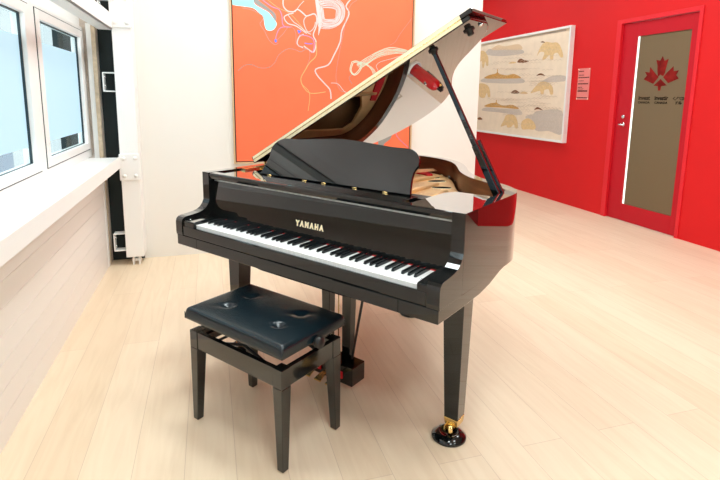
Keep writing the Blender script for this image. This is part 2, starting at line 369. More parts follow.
# ------------------------------------------------------------------ orange abstract painting
YC = WY - .035
pt = thing('abstract_painting', 'large orange abstract painting with coloured lines in a thin oak frame on the white wall', 'painting', (1.185, WY, .79))
inv = lambda o: (setattr(o, 'location', -Vector(pt.location)), o)[1]
PX0, PX1, PZ0, PZ1 = .368, 2.003, .792, 2.45
cv = MB(); cv.box(PX0 + .022, PX1 - .022, YC, YC + .03, PZ0 + .02, PZ1 - .02)
mats = [ORANGE, CYAN, GREYP, PINK, LILAC, BLUEP, YELP, MINT]
layer = [0]
def poly(px, mi, smooth=True):
    P = [on(x, y, 1, YC) for x, y in px]
    if smooth: P = smooth_path(P, 4, True)
    layer[0] += 1; yy = YC - .0004 - layer[0] * .00004
    P = [(min(max(p.x, PX0 + .022), PX1 - .022), yy, min(p.z, PZ1 - .02)) for p in P]
    cv.cur = mi; cv.add(P, [tuple(range(len(P)))])
def line(px, mi, w=.006, jit=.0):
    P = smooth_path([on(x + random.uniform(-jit, jit), y + random.uniform(-jit, jit), 1, YC) for x, y in px], 4)
    layer[0] += 1; yy = YC - .0004 - layer[0] * .00004; cv.cur = mi
    vs = []; fs = []
    for i, p in enumerate(P):
        d = (P[min(i + 1, len(P) - 1)] - P[max(i - 1, 0)]); d.y = 0; d.normalize(); nr = Vector((-d.z, 0, d.x)) * w / 2
        for q in (p - nr, p + nr): vs.append((min(max(q.x, PX0 + .022), PX1 - .022), yy, q.z))
        if i: fs.append((2 * i - 2, 2 * i, 2 * i + 1, 2 * i - 1))
    cv.add(vs, fs)
Z1 = lambda L: [(225 + x / 6.857, y / 6.857) for x, y in L]
Z2 = lambda L: [(310 + x / 6.857, y / 6.857) for x, y in L]
poly(Z1([(180, -40), (240, 10), (300, 55), (345, 95), (350, 140), (335, 130), (320, 95), (270, 60), (210, 25), (150, -40)]), 2)
poly(Z1([(-20, -60), (170, -60), (200, 20), (240, 50), (300, 85), (335, 130), (355, 160), (345, 190), (320, 210), (285, 205), (270, 170), (262, 120), (230, 85), (190, 55), (130, 45), (60, 35), (-20, 15)]), 1)
line(Z1([(120, 55), (190, 70), (260, 110), (255, 140), (240, 165), (270, 210), (300, 270), (340, 305), (365, 295)]), 2, .004)
line(Z1([(245, -10), (320, 45), (370, 65), (390, 110), (395, 165), (420, 185), (455, 185)]), 4, .007)
line(Z1([(455, 185), (400, 185), (370, 200), (350, 250), (348, 280)]), 4, .006)
poly(Z1([(338, 275), (350, 268), (357, 282), (346, 292)]), 5)
line(Z1([(270, -20), (360, 50), (440, 90), (500, 150), (560, 230)]), 6, .004)
line(Z1([(400, -20), (400, 40), (430, 75), (470, 80), (500, 65), (540, 95), (560, 110), (610, 95), (628, 120), (625, 180), (605, 240), (625, 290), (610, 355), (580, 345), (540, 315)]), 3, .010)
line(Z1([(470, 90), (430, 100), (405, 120), (430, 160), (480, 175), (520, 200), (560, 230)]), 3, .008)
line(Z1([(430, 100), (470, 150), (500, 170), (560, 220), (590, 235)]), 3, .006)
line(Z1([(560, 110), (540, 140), (550, 190), (575, 220), (610, 190), (620, 150)]), 3, .006)
line(Z1([(540, 235), (510, 250), (495, 290), (505, 315), (535, 325)]), 3, .009)
line(Z1([(510, 240), (560, 245), (600, 265), (612, 300), (605, 350), (590, 360)]), 4, .007)
poly(Z1([(495, 205), (525, 212), (505, 232)]), 5, False)
line(Z1([(545, 295), (570, 300), (600, 300)]), 5, .007)
line(Z1([(90, 485), (130, 450), (180, 443), (240, 465), (300, 462), (340, 430), (370, 375), (430, 335), (480, 340), (520, 355), (560, 330)]), 2, .0045)
line(Z1([(350, 280), (400, 230), (430, 190), (465, 190), (485, 230), (490, 300), (530, 330), (575, 345), (580, 400), (550, 480)]), 2, .0035)
line(Z1([(625, 290), (625, 380), (580, 430), (550, 480), (520, 540), (540, 600), (590, 640), (690, 630)]), 6, .007)
line(Z1([(520, 540), (530, 580), (580, 640), (570, 760)]), 6, .006)
line([(352.0, -2), (346, 6), (349, 14), (342, 30), (340, 42), (334, 55), (328, 65), (316, 69), (317, 75), (325, 84), (330, 90), (331, 99)], 3, .011)
line([(357, 0), (349, 8), (343, 35), (338, 60), (336, 78), (340, 90), (346, 92)], 2, .0035)
line([(331, 83), (338, 84), (345, 92), (352, 93)], 3, .005)
line([(412, 18), (406, 26), (400, 34), (395, 42), (390, 45)], 2, .003)
inn = [(323, 8), (323.5, 14), (324.5, 19), (330, 19.5), (335, 19), (336, 14), (336, 9.5), (330, 8)]
out_ = [(316, 0), (317.5, 12), (318.5, 26), (329, 28.5), (340, 24), (345, 14), (342, 3), (330, -4)]
for k in range(12):
    t = k / 11; L_ = [(a[0] * (1 - t) + b[0] * t, a[1] * (1 - t) + b[1] * t) for a, b in zip(inn, out_)]
    line(L_ + [L_[0]], 3, .0055, .35)
for k in range(6): line([(315 + k * .6, -4), (317 + k * .5, 12), (319 + k * .45, 24), (318.5 + k * .15, 35 - k * .8)], 3, .005, .25)
line([(295, 12), (300, 5), (304, 1)], 3, .005)
for k in range(10):
    o = k * .7
    line([(356 + o * .5, 64 + o * .7), (366 + o * .2, 58 + o), (378, 52 + o * .9), (390, 47.5 + o), (402, 49 + o * .7), (414, 52 + o * .4)], 7, .0038, .6)
for k in range(6): line([(358 + k * 1.1, 62), (365 + k * .9, 64 + k * .4), (371 + k * .6, 70), (374 + k * .8, 78)], 7, .0035, .4)
line([(376, 66), (380, 62), (394, 58), (406, 54)], 3, .004); line([(376, 66), (379, 73)], 3, .004)
for o in (0, 1.0): line([(352 + o, 62 + o), (357, 61 + o), (362 - o, 65), (359 - o, 72 - o), (354, 75 - o), (350 + o, 70), (352 + o, 62 + o)], 7, .007, .2)
line([(352, 74), (349, 78), (352, 84)], 2, .005)
poly([(380, 132), (388, 128), (392, 133), (390, 139), (384, 144), (383, 150), (378, 149)], 2)
line([(398, 128), (396, 134), (400, 140), (409, 148)], 4, .006); line([(408, 121), (410, 126)], 4, .01)
line([(368, 140), (367, 146)], 6, .006)
inv(cv.build('canvas', mats, pt))
fr = MB(); d0, d1 = WY - .045, WY - .0005
fr.box(PX0, PX0 + .012, d0, d1, PZ0, PZ1); fr.box(PX1 - .012, PX1, d0, d1, PZ0, PZ1); fr.box(PX0 + .012, PX1 - .012, d0, d1, PZ0, PZ0 + .012); fr.box(PX0 + .012, PX1 - .012, d0, d1, PZ1 - .012, PZ1)
inv(fr.build('frame', OAK, pt))
g = MB(); g.box(PX0 + .012, PX1 - .012, WY - .012, WY - .001, PZ0 + .012, PZ1 - .012)
inv(g.build('backing', DARK, pt))

# ------------------------------------------------------------------ framed textile on the red wall
MY0, MY1, MZ0, MZ1 = 2.965, 5.36, .805, 2.30; MX = RX - .055
mt = thing('framed_textile', 'wide white framed textile print of tan bears and islands hanging on the red wall', 'framed print', (RX, 4.16, MZ0))
inv2 = lambda o: (setattr(o, 'location', -Vector(mt.location)), o)[1]
fr = MB(); w = .028
fr.box(MX - .008, RX - .0005, MY0, MY0 + w, MZ0, MZ1); fr.box(MX - .008, RX - .0005, MY1 - w, MY1, MZ0, MZ1); fr.box(MX - .008, RX - .0005, MY0 + w, MY1 - w, MZ0, MZ0 + w); fr.box(MX - .008, RX - .0005, MY0 + w, MY1 - w, MZ1 - w, MZ1)
inv2(fr.build('frame', FRAMEW, mt))
cv = MB(); XC = RX - .030
cv.box(XC, RX - .004, MY0 + w, MY1 - w, MZ0 + w, MZ1 - w); layer = [0]
def mpoly(P, mi, sm=True):
    if sm: P = [(v.x, v.y) for v in smooth_path([Vector((a, b)) for a, b in P], 4, True)]
    P = [on(x, y, 0, XC) for x, y in P]; layer[0] += 1; xx = XC - .0004 - layer[0] * .00004
    P = [(xx, min(max(p.y, MY0 + w + .005), MY1 - w - .005), min(max(p.z, MZ0 + w + .005), MZ1 - w - .005)) for p in P]
    cv.cur = mi; cv.add(P, [tuple(range(len(P)))])
M1 = lambda L: [(470 + x / 6.857, 20 + y / 6.857) for x, y in L]
M2 = lambda L: [(470 + x / 6.857, 80 + y / 6.857) for x, y in L]
# inner mat edges
mpoly(M1([(-20, 165), (660, 60), (660, 75), (-20, 180)]), 3, False)
# pale islands
mpoly(M1([(110, 235), (130, 200), (200, 205), (340, 200), (370, 225), (300, 240), (200, 248)]), 3); mpoly(M1([(150, 205), (190, 172), (240, 180), (330, 165), (360, 190), (340, 205), (240, 205)]), 6)
mpoly(M1([(80, 425), (110, 395), (200, 400), (345, 398), (370, 430), (250, 435)]), 3); mpoly(M1([(100, 400), (130, 378), (180, 365), (186, 340), (192, 340), (196, 365), (250, 380), (300, 370), (345, 390), (335, 400), (200, 402)]), 2)
mpoly(M1([(500, 420), (560, 385), (650, 383), (650, 415), (560, 425)]), 3)
mpoly(M2([(85, 210), (110, 188), (220, 195), (330, 198), (350, 240), (200, 222)]), 3); mpoly(M2([(100, 182), (140, 160), (175, 155), (178, 138), (184, 138), (187, 158), (230, 175), (290, 170), (335, 198), (230, 190)]), 2)
mpoly(M2([(380, 255), (430, 235), (470, 212), (630, 212), (630, 370), (540, 350), (450, 345)]), 3)
mpoly(M2([(280, -5), (100, -8), (90, 10), (250, 22), (370, 15), (350, -5)]), 3); mpoly(M2([(500, 15), (520, 0), (640, 0), (640, 10)]), 3)
def bear(pts, f): mpoly(f(pts), 1)
bear([(460, 248), (470, 215), (490, 175), (520, 150), (560, 155), (600, 155), (625, 190), (640, 250), (620, 255), (600, 225), (575, 235), (570, 270), (550, 270), (545, 240), (515, 270), (495, 272), (510, 225), (480, 220)], M1)
bear([(70, 220), (100, 215), (125, 255), (125, 310), (112, 312), (105, 285), (95, 325), (85, 325), (80, 280), (60, 300)], M1)
bear([(60, 440), (100, 438), (130, 460), (140, 520), (125, 530), (115, 500), (100, 532), (70, 530), (60, 500)], M1)
bear([(415, 90), (440, 55), (480, 15), (530, 15), (565, 45), (570, 95), (550, 98), (540, 65), (510, 70), (505, 95), (485, 98), (480, 75), (440, 85)], M2)
bear([(210, 318), (230, 280), (250, 240), (300, 240), (325, 280), (328, 328), (310, 330), (300, 305), (280, 325), (255, 325), (250, 310), (230, 315)], M2)
bear([(350, 310), (360, 280), (400, 262), (435, 285), (452, 320), (440, 340), (400, 338), (360, 338)], M2)
mpoly(M1([(325, 285), (345, 265), (375, 275), (405, 282), (370, 293), (330, 292)]), 4); mpoly(M1([(265, 298), (290, 285), (318, 290), (300, 298)]), 1)
mpoly(M1([(455, 382), (485, 365), (515, 382), (485, 378)]), 4); mpoly(M1([(485, 153), (500, 145), (515, 155)]), 4)
mpoly(M2([(440, 205), (465, 185), (500, 208), (468, 200)]), 4); mpoly(M2([(280, 88), (310, 68), (340, 88), (310, 94)]), 4); mpoly(M2([(340, 90), (370, 78), (398, 92), (370, 96)]), 1)
mpoly(M2([(52, 262), (70, 255), (86, 270), (60, 272)]), 4)
for k in range(80):   # drawn wave lines
    x0 = random.uniform(485, 550); y0 = random.uniform(50, 128); n = random.randint(3, 6); P = []; Q = []
    for i in range(n * 4 + 1):
        x = x0 + i * .9; y = y0 - (x - 480) * .03 * (1 if y0 < 90 else -1) - 1.3 * abs(math.sin(i * PI / 4)); P.append((x, y)); Q.append((x, y + .25))
    if P[-1][0] < 563: 
        mpoly(P + Q[::-1], 5, False)
inv2(cv.build('print', [PARCH, TAN, OCHRE, GREYPR, BROWNPR, LINEPR, pm('pale_tan_print', (.76, .56, .36), .8)], mt))

# caption plaque
pl = thing('caption_plaque', 'small clear caption plaque with dark text on the red wall between textile and door', 'plaque', (RX, 2.735, 1.37))
MB().box(-.006, -.0005, -.105, .105, 0, .385).build('plate', PLAQUE, pl, bevel=.001)
mb = MB(); rows = [(.345, .07, .010), (.30, .09, .006), (.268, .17, .010), (.23, .08, .006), (.19, .17, .012), (.15, .07, .007), (.13, .10, .006), (.10, .165, .016), (.02, .17, .010)]
for z, wd, hh in rows:
    y = .088
    while y > .088 - wd:
        s = random.uniform(.012, .028); mb.box(-.0075, -.006, y - s, y, z, z + hh); y -= s + .005
mb.build('lettering', INK, pl)
for (y, z) in ((.097, .375), (-.097, .375), (.097, .01), (-.097, .01)): MB().lathe([(.006, 0), (.006, .003)], (-.006, y, z), 10, (-1, 0, 0)).build('screw', BRASSP, pl)

# outlet on the white wall, extinguisher past its end
ot = thing('wall_outlet', 'small beige double outlet low on the white wall, right of the painting', 'outlet', (2.42, WY, .15))
MB().box(-.06, .06, -.008, -.0005, 0, .075).build('plate', PLATEW, ot, bevel=.002)
for x in (-.028, .028): MB().box(x - .014, x + .014, -.0095, -.008, .02, .055).build('socket', WHITE, ot)
ex = thing('fire_extinguisher', 'red fire extinguisher in a white tray past the end of the white wall', 'fire extinguisher', (2.83, 1.86, 0))
MB().lathe([(.088, .0005), (.092, .05), (.086, .05), (.083, .008), (.0, .008)], n=32).build('tray', STEELW, ex)
MB().lathe([(.058, .009), (.064, .02), (.064, .33), (.058, .36), (.035, .385), (.02, .395), (.02, .40)], n=32).build('cylinder', EXTRED, ex)
mb = MB(); mb.lathe([(.022, .40), (.022, .425)], n=16); mb.box(-.012, .012, -.05, .02, .425, .437); mb.hexa([(-.01, -.06, .45), (.01, -.06, .45), (.01, .02, .437), (-.01, .02, .437)], [(-.01, -.06, .458), (.01, -.06, .458), (.01, .02, .445), (-.01, .02, .445)])
mb.build('valve', BLKP, ex)
MB().tube(smooth_path([(.0, .02, .41), (.05, .05, .42), (.085, .03, .36), (.08, .0, .25), (.07, -.02, .16)], 6), .009, 8).build('hose', BLKP, ex)
MB().lathe([(.006, 0), (.014, .05)], (.0, -.022, .415), 10, (0, -1, .1)).build('gauge_tag', BRASS, ex)

# ------------------------------------------------------------------ grand piano
TH = -0.937172
PW = 1.463; TOP = .988
piano = thing('grand_piano', 'black polished grand piano with raised lid and open keyboard', 'grand piano', (0, 0, 0), TH)
right = [(PW, .165), (PW, .45), (PW, .58), (1.458, .66), (1.437, .72), (1.395, .775), (1.34, .825), (1.26, .880), (1.17, .945), (1.09, 1.03), (1.02, 1.13), (.95, 1.25), (.87, 1.37), (.77, 1.475), (.64, 1.555), (.50, 1.60), (.36, 1.61), (.22, 1.59), (.10, 1.52), (.025, 1.42), (0, 1.28), (0, .8), (0, .165)]
O2 = smooth_path([(x, y, 0) for x, y in right], 5)
for p in O2:
    if p.y < .585 and p.x > .7: p.x = PW
    if p.y < 1.25 and p.x < .3: p.x = 0
    p.x = min(p.x, PW)
def inset(path, d):
    out = []
    for i, p in enumerate(path):
        t = (path[min(i + 1, len(path) - 1)] - path[max(i - 1, 0)]).normalized(); out.append(p + Vector((-t.y, t.x, 0)) * d)
    return out
I2 = inset(O2, .050); I2[0].y = I2[-1].y = .165
n = len(O2)
rim = MB(); vs = []
ZR = .697
for p, q in zip(O2, I2):
    vs += [(p.x, p.y, ZR), (p.x, p.y, TOP), (q.x, q.y, TOP), (q.x, q.y, ZR)]
fo = []; fi = []; ft = []
for i in range(n - 1):
    a, b = 4 * i, 4 * i + 4
    fo.append((a, b, b + 1, a + 1)); ft += [(a + 1, b + 1, b + 2, a + 2), (a + 3, b + 3, b, a)]; fi.append((a + 2, b + 2, b + 3, a + 3))
rim.smooth = True; rim.add(vs, fo); rim.cur = 1; rim.add(vs, [f for f in fi if min(vs[q_][1] for q_ in f) > .30]); rim.cur = 0; rim.add(vs, [f for f in fi if min(vs[q_][1] for q_ in f) <= .30]); rim.smooth = False; rim.add(vs, ft + [(0, 1, 2, 3), (4 * n - 4, 4 * n - 3, 4 * n - 2, 4 * n - 1)])
rim.build('rim', [LAQ, MAHOG], piano)
# arms
armp = [(.002, .695), (.0, .71), (.0, .760), (.004, .774), (.014, .783), (.03, .787), (.067, .790), (.10, .794), (.124, .801), (.142, .812), (.156, .828), (.164, .846), (.168, .87), (.169, .93), (.167, .96), (.164, TOP), (.1648, TOP), (.1648, .697), (.16, .695)]
for x0, x1 in ((0, .05), (PW - .05, PW)):
    MB().prism(armp, x0, x1, 'x').build('arm', LAQ, piano, bevel=.0012, seg=2)
# cheek blocks, key bed, key slip
for x0, x1 in ((.05, .1335), (1.3715, PW - .05)):
    c = MB().prism([(.008, .70), (.008, .765), (.012, .770), (.10, .776), (.19, .776), (.19, .70)], x0, x1, 'x').build('cheek_block', LAQ, piano, bevel=.003)
    xm = (x0 + x1) / 2
    MB().lathe([(.005, 0), (.005, .002)], (xm - .02, .035, .7725), 12).build('screw', CHROME, c)
kb = MB(); kb.box(.16, PW - .16, .0025, .30, .645, .694)
kb.prism([(.0025, .694), (.0025, .645), (.2, .645), (.33, .648), (.42, .66), (.52, .685), (.60, .696)], PW - .16, PW - .004, 'x'); kb.prism([(.0025, .694), (.0025, .645), (.2, .645), (.33, .648), (.42, .66), (.52, .685), (.60, .696)], .004, .16, 'x')
kb.build('key_bed', LAQ, piano, bevel=.002)
MB().box(.0505, PW - .0505, .004, .0195, .695, .7435).build('key_slip', LAQ, piano, bevel=.005, seg=3)
MB().box(.0505, PW - .0505, .022, .50, .695, .722).build('key_frame', BLACKSAT, piano)
um = MB().prism([(.40, .645), (1.08, .645), (1.05, .60), (.98, .59), (.50, .59), (.43, .60)], .10, .36, 'y').build('lyre_mount', LAQ, piano)
MB().box(.05, PW - .05, .36, .50, .62, .697).build('belly_beam', BLACKSAT, piano)
# keys
KX0, KT, KY0, KY1 = .1345, .757, .0215, .174
pitch = 1.236 / 52
for i in range(52):
    x = KX0 + i * pitch
    mb = MB(); mb.box(x + .0005, x + pitch - .0005, KY0 + .002, KY1 + .01, .725, KT - .002); mb.box(x + .0005, x + pitch - .0005, KY0, KY1 + .01, KT - .003, KT)
    mb.build('white_key', IVORY, piano, bevel=.0007, seg=1)
    if i < 51 and i % 7 not in (1, 4):
        c = x + pitch + {0: .002, 2: -.0025, 3: .0025, 5: -.003, 6: 0}[i % 7]
        a, b = .0058, .0046
        MB().hexa([(c - a, .072, KT - .004), (c + a, .072, KT - .004), (c + a, KY1 + .01, KT - .004), (c - a, KY1 + .01, KT - .004)],
                  [(c - b, .0775, KT + .0115), (c + b, .0775, KT + .0115), (c + b, KY1 + .01, KT + .0125), (c - b, KY1 + .01, KT + .0125)]).build('black_key', EBONY, piano, bevel=.0015, seg=2)
# fallboard
fb = MB().hexa([(.051, .1755, .766), (PW - .051, .1755, .766), (PW - .051, .20, .766), (.051, .20, .766)],
               [(.051, .196, .944), (PW - .051, .196, .944), (PW - .051, .215, .944), (.051, .215, .944)]).build('fallboard', LAQ, piano)
MB().box(.134, 1.371, .1738, .1765, .7572, .7605).build('name_felt', FELT, fb)
MB().box(.06, PW - .06, .1925, .1955, .9445, .9535).build('fallboard_hinge', pm('worn_steel', (.35, .38, .38), .35, metal=.8), fb)
vs, fs = text_mesh('Y A M A H A', .034, .0006, 1, .0024)
ws = max(v.x for v in vs) - min(v.x for v in vs); sx = .166 / ws
nf = Vector((0, -.178, .0205)).normalized(); up = Vector((0, .0205, .178)).normalized()
def onf(v): return Vector((.7275, .1755, .766)) + Vector((1, 0, 0)) * v.x * sx + up * (.0545 + v.y * .97) + nf * (v.z + .0010)
MB().add([onf(v) for v in vs], fs).build('lettering', BRASSP, fb)
# front rail and shelf of the music desk
MB().prism([(.172, .956), (.168, .968), (.166, .980), (.172, .9865), (.21, .9865), (.21, .956)], .0505, PW - .0505, 'x').build('front_rail', LAQ, piano, bevel=.002)
MB().box(.0505, 1.165, .2105, .352, .968, .9805).build('music_shelf', LAQ, piano, bevel=.002)
sd = MB(); sd.prism([(1.208, .2105), (PW - .0505, .2105), (PW - .0505, .548), (1.235, .548), (1.208, .49)], .968, .9815); sd.build('side_board', LAQ, piano, bevel=.002)
sd = MB(); sd.prism([(.0505, .3525), (.235, .3525), (.235, .49), (.21, .548), (.0505, .548)], .968, .9815); sd.build('side_board', LAQ, piano, bevel=.002)
# music desk
TL = math.radians(30); ux = Vector((0, math.sin(TL), math.cos(TL))); un = Vector((0, -math.cos(TL), math.sin(TL)))
dk = [(.252, .0), (.262, .06), (.268, .10), (.258, .135), (.266, .165), (.292, .190), (.33, .203), (.42, .205), (.52, .213), (.62, .221), (.70, .224), (.78, .221), (.88, .213), (.98, .205), (1.07, .203), (1.105, .190), (1.128, .165), (1.136, .135), (1.124, .10), (1.128, .05), (1.140, .0)]
dk = [(v.x, v.y) for v in smooth_path([Vector((a, b, 0)) for a, b in dk], 3)]
base = Vector((0, .333, .986))
mb = MB(); N = len(dk)
A = [base + Vector((x, 0, 0)) + ux * h for x, h in dk]; B = [p - un * .014 for p in A]
mb.add(A + B, [tuple(range(N)), tuple(range(2 * N - 1, N - 1, -1))] + [(i, (i + 1) % N, N + (i + 1) % N, N + i) for i in range(N)])
md = mb.build('music_desk', LAQ, piano, bevel=.002)
for x in (.32, .56, .68, .86, 1.02): MB().tube([(x - .012, .328, .983), (x + .012, .328, .983)], .0028, 8).build('desk_hinge', BRASS, md)
MB().box(.0505, 1.207, .3525, .43, .93, .972).build('pin_block_cover', BLACKSAT, piano)
# desk support: brass slide at left
mb = MB(); mb.box(.07, .10, .36, .52, .982, .99); mb.lathe([(.016, 0), (.016, .01)], (.12, .50, .9815), 14); mb.tube([(.12, .50, .99), (.20, .62, 1.0)], .006, 8)
mb.build('desk_slide', BRASS, piano)

# inside: soundboard, iron plate, strings, dampers
I3 = [p for p in inset(O2, .0505)]
inner = [(min(max(p.x, .0505), PW - .0505), p.y) for p in I3 if p.y > .40]
sb = [(PW - .051, .40)] + inner + [(.051, .40)]
MB().prism(sb, .80, .81, 'z').build('soundboard', SOUND, piano)
def fill_curve(loops, z0, z1):
    c = bpy.data.curves.new('p', 'CURVE'); c.dimensions = '2D'; c.fill_mode = 'BOTH'; c.extrude = (z1 - z0) / 2; c.bevel_depth = .003
    for L_ in loops:
        s = c.splines.new('POLY'); s.points.add(len(L_) - 1); s.use_cyclic_u = True
        for p, q in zip(s.points, L_): p.co = (q[0], q[1], 0, 1)
    o = bpy.data.objects.new('p', c); COL.objects.link(o); bpy.context.view_layer.update()
    me = bpy.data.meshes.new_from_object(o.evaluated_get(bpy.context.evaluated_depsgraph_get()))
    vs = [v.co + Vector((0, 0, (z0 + z1) / 2)) for v in me.vertices]; fs = [tuple(p.vertices) for p in me.polygons]
    bpy.data.objects.remove(o); bpy.data.curves.remove(c); bpy.data.meshes.remove(me); return vs, fs
I4 = [p for p in inset(O2, .066)]
outer = [(PW - .066, .42)] + [(min(max(p.x, .066), PW - .066), p.y) for p in I4 if p.y > .43] + [(.066, .42)]
def ell(cx, cy, a, b, rot=0, n=18):
    return [(cx + a * math.cos(t) * math.cos(rot) - b * math.sin(t) * math.sin(rot), cy + a * math.cos(t) * math.sin(rot) + b * math.sin(t) * math.cos(rot)) for t in [2 * PI * i / n for i in range(n)]]
holes = [[(.12, .86), (.34, .86), (.40, 1.34), (.30, 1.42), (.16, 1.42), (.11, 1.35)], [(.40, .86), (.58, .86), (.58, 1.26), (.52, 1.34), (.44, 1.34)],
         [(.64, .86), (.72, .86), (.70, 1.10), (.66, 1.12)]]
holes += [ell(1.02, .90, .04, .013, .6), ell(1.17, .76, .04, .013, .5)]
vs, fs = fill_curve([outer] + holes, .872, .885)
plate = MB().add(vs, fs).build('iron_plate', GOLD, piano)
rb = MB()
for a, b in (((.36, .64), (.42, 1.48)), ((.62, .64), (.72, 1.40)), ((.86, .64), (.84, 1.12)), ((1.04, .64), (.98, .96))):
    rb.tube([(a[0], a[1], .90), (b[0], b[1], .89)], .013, 8)
rb.build('plate_rib', GOLD, plate)
bl = MB()
for x, y in ((1.30, .78), (1.20, .86), (1.08, .98), (.97, 1.14), (.88, 1.28), (.76, 1.42), (1.10, .66)): bl.lathe([(.013, 0), (.013, .008), (.006, .012)], (x, y, .886), 12)
bl.build('plate_bolt', CHROME, plate)
for cx_, cy_, a_, rt in ((.70, 1.33, .036, .45), (.78, 1.225, .052, .85), (.905, 1.05, .052, .54)):
    q_ = MB(); q_.prism(ell(cx_, cy_, a_, .026, rt), .8885, .8915); q_.build('slot_shade', INK, plate)  # raised dark ellipses stand in for the shade inside the plate slots
    e_ = ell(cx_, cy_, a_ + .004, .030, rt); q_ = MB(); q_.tube([(x, y, .888) for x, y in e_ + e_[:1]], .0028, 6, False); q_.build('slot_rim', BRASSP, plate)
stg = MB()
for i in range(88):
    x0 = .16 + i * .0138; yA = .64
    if i < 24: x1 = x0 + .18 + (24 - i) * .011; y1 = 1.50 - i * .003; r = .0008; stg.cur = 1
    else: x1 = x0 + .03; y1 = 1.22 - (i - 24) * .0088; r = .0003; stg.cur = 0
    z = .925 if i < 24 else .908
    stg.tube([(x0, yA, z), (x1, y1, z - .006)], r, 4, False)
o = stg.build('string', [STRING, COPPER], piano); o['kind'] = 'stuff'
pins = MB()
for i in range(44):
    for j in range(3): pins.lathe([(.0035, 0), (.0035, .02)], (.17 + i * .0275 + j * .006, .46 + j * .035, .885), 6)
o = pins.build('tuning_pin', STRING, piano); o['kind'] = 'stuff'
MB().box(.12, 1.36, .60, .635, .886, .905).build('string_felt', FELT, piano)
mb = MB().prism([(.36, 1.46), (.46, 1.43), (.56, 1.395), (.63, 1.37), (.655, 1.40), (.60, 1.46), (.50, 1.50), (.36, 1.52)], .886, .897)
mb.build('hitch_felt', FELT, piano)
for i in range(42):
    x = .17 + i * .0165
    d = MB().box(x, x + .009, .70, .79, .932, .944); d.build('damper', BLACKSAT, piano)
mb = MB(); mb.box(.16, .87, .71, .78, .926, .9315); mb.build('damper_felt', FELT, piano)

# lid
LA = math.radians(28.1); LXv = Vector((math.cos(LA), 0, math.sin(LA))); LN = Vector((-math.sin(LA), 0, math.cos(LA)))
lm = Matrix(((LXv.x, 0, LN.x, 0), (0, 1, 0, 0), (LXv.z, 0, LN.z, 0), (0, 0, 0, 1))); lm = Matrix.Translation((0, 0, TOP + .007)) @ lm
LIDX = PW * .996
lp2 = [(x * 1.003, y) for x, y in right if y > .55]
lo = smooth_path([(x, y, 0) for x, y in lp2], 5)
lidpoly = [(LIDX, .508)] + [(p.x, p.y + .0) for p in lo if p.x <= PW * .996 or p.y > .65] + [(0, .508)]
lid = MB(lm).prism(lidpoly, .0, .019, 'z').build('lid', LAQ, piano, bevel=.004, seg=2)
FLAP1 = .872
MB(lm).prism([(0, .508), (LIDX + .02, .508), (LIDX + .02, FLAP1), (0, FLAP1)], .0205, .040, 'z').build('lid_flap', LAQ, piano, bevel=.003)
hg = MB(lm); hg.box(.012, LIDX - .035, .5045, .5078, .0035, .018); hg.box(.012, LIDX - .035, .5045, .5078, .0215, .0365)
hb = hg.build('fold_hinge', BRASSP, lid)
hp = MB(lm); hp.tube([(.012, .5035, .0198), (LIDX - .035, .5035, .0198)], .0022, 8); hp.build('hinge_pin', BRASS, lid)
fit = MB(lm); fit.lathe([(.024, 0), (.024, .004), (.014, .005), (.014, .022), (.008, .024)], (1.400, .607, -.0005), 20, (0, 0, -1)); fit.build('lid_catch', BLKP, lid)
fit = MB(lm); fit.lathe([(.010, 0), (.010, .006), (.006, .010)], (1.447, .625, -.0005), 14, (0, 0, -1)); fit.build('lid_bumper', CHROME, lid)
fit = MB(lm); fit.lathe([(.022, 0), (.022, .005), (.014, .006), (.013, .018)], (1.234, .575, -.0005), 20, (0, 0, -1)); fit.build('prop_cup', BLKP, lid)
MB(lm).lathe([(.006, 0), (.006, .008)], (.96, .936, -.0005), 12, (0, 0, -1)).build('lid_bumper', CHROME, lid)
for y in (.62, 1.1):
    mb = MB(); mb.tube([(-.004, y - .03, .992), (-.004, y + .03, .992)], .006, 8); mb.build('lid_hinge', BRASS, lid)
ptop = lm @ Vector((1.234, .575, -.012)); pbot = Vector((1.400, .615, .962))
d = (ptop - pbot).normalized()
side = Vector((0, 1, 0)); nn = d.cross(side).normalized()
def bar(a, b, w0, w1, t):
    mb = MB(); s_ = side
    mb.hexa([a - nn * w0 - s_ * t, a + nn * w0 - s_ * t, a + nn * w0 + s_ * t, a - nn * w0 + s_ * t], [b - nn * w1 - s_ * t, b + nn * w1 - s_ * t, b + nn * w1 + s_ * t, b - nn * w1 + s_ * t]); return mb
pr = bar(pbot, pbot + (ptop - pbot) * .36, .015, .013, .011); q = pbot + (ptop - pbot) * .36
b2 = bar(q, ptop, .011, .0085, .009); pr.v += b2.v; pr.f += [[i + 8 for i in f] for f in b2.f]; pr.mi += b2.mi; pr.sm += b2.sm
prop = pr.build('lid_prop', LAQ, piano, bevel=.002)
off = nn * .032 + Vector((0, 0, 0))
if off.x < 0: off = -off
bar(pbot + off * .8, pbot + off * .75 + (ptop - pbot) * .38, .006, .006, .007).build('short_prop', LAQ, prop, bevel=.001)
MB().box(1.385, 1.4125, .58, .65, .955, .972).build('prop_block', BRASS, piano)

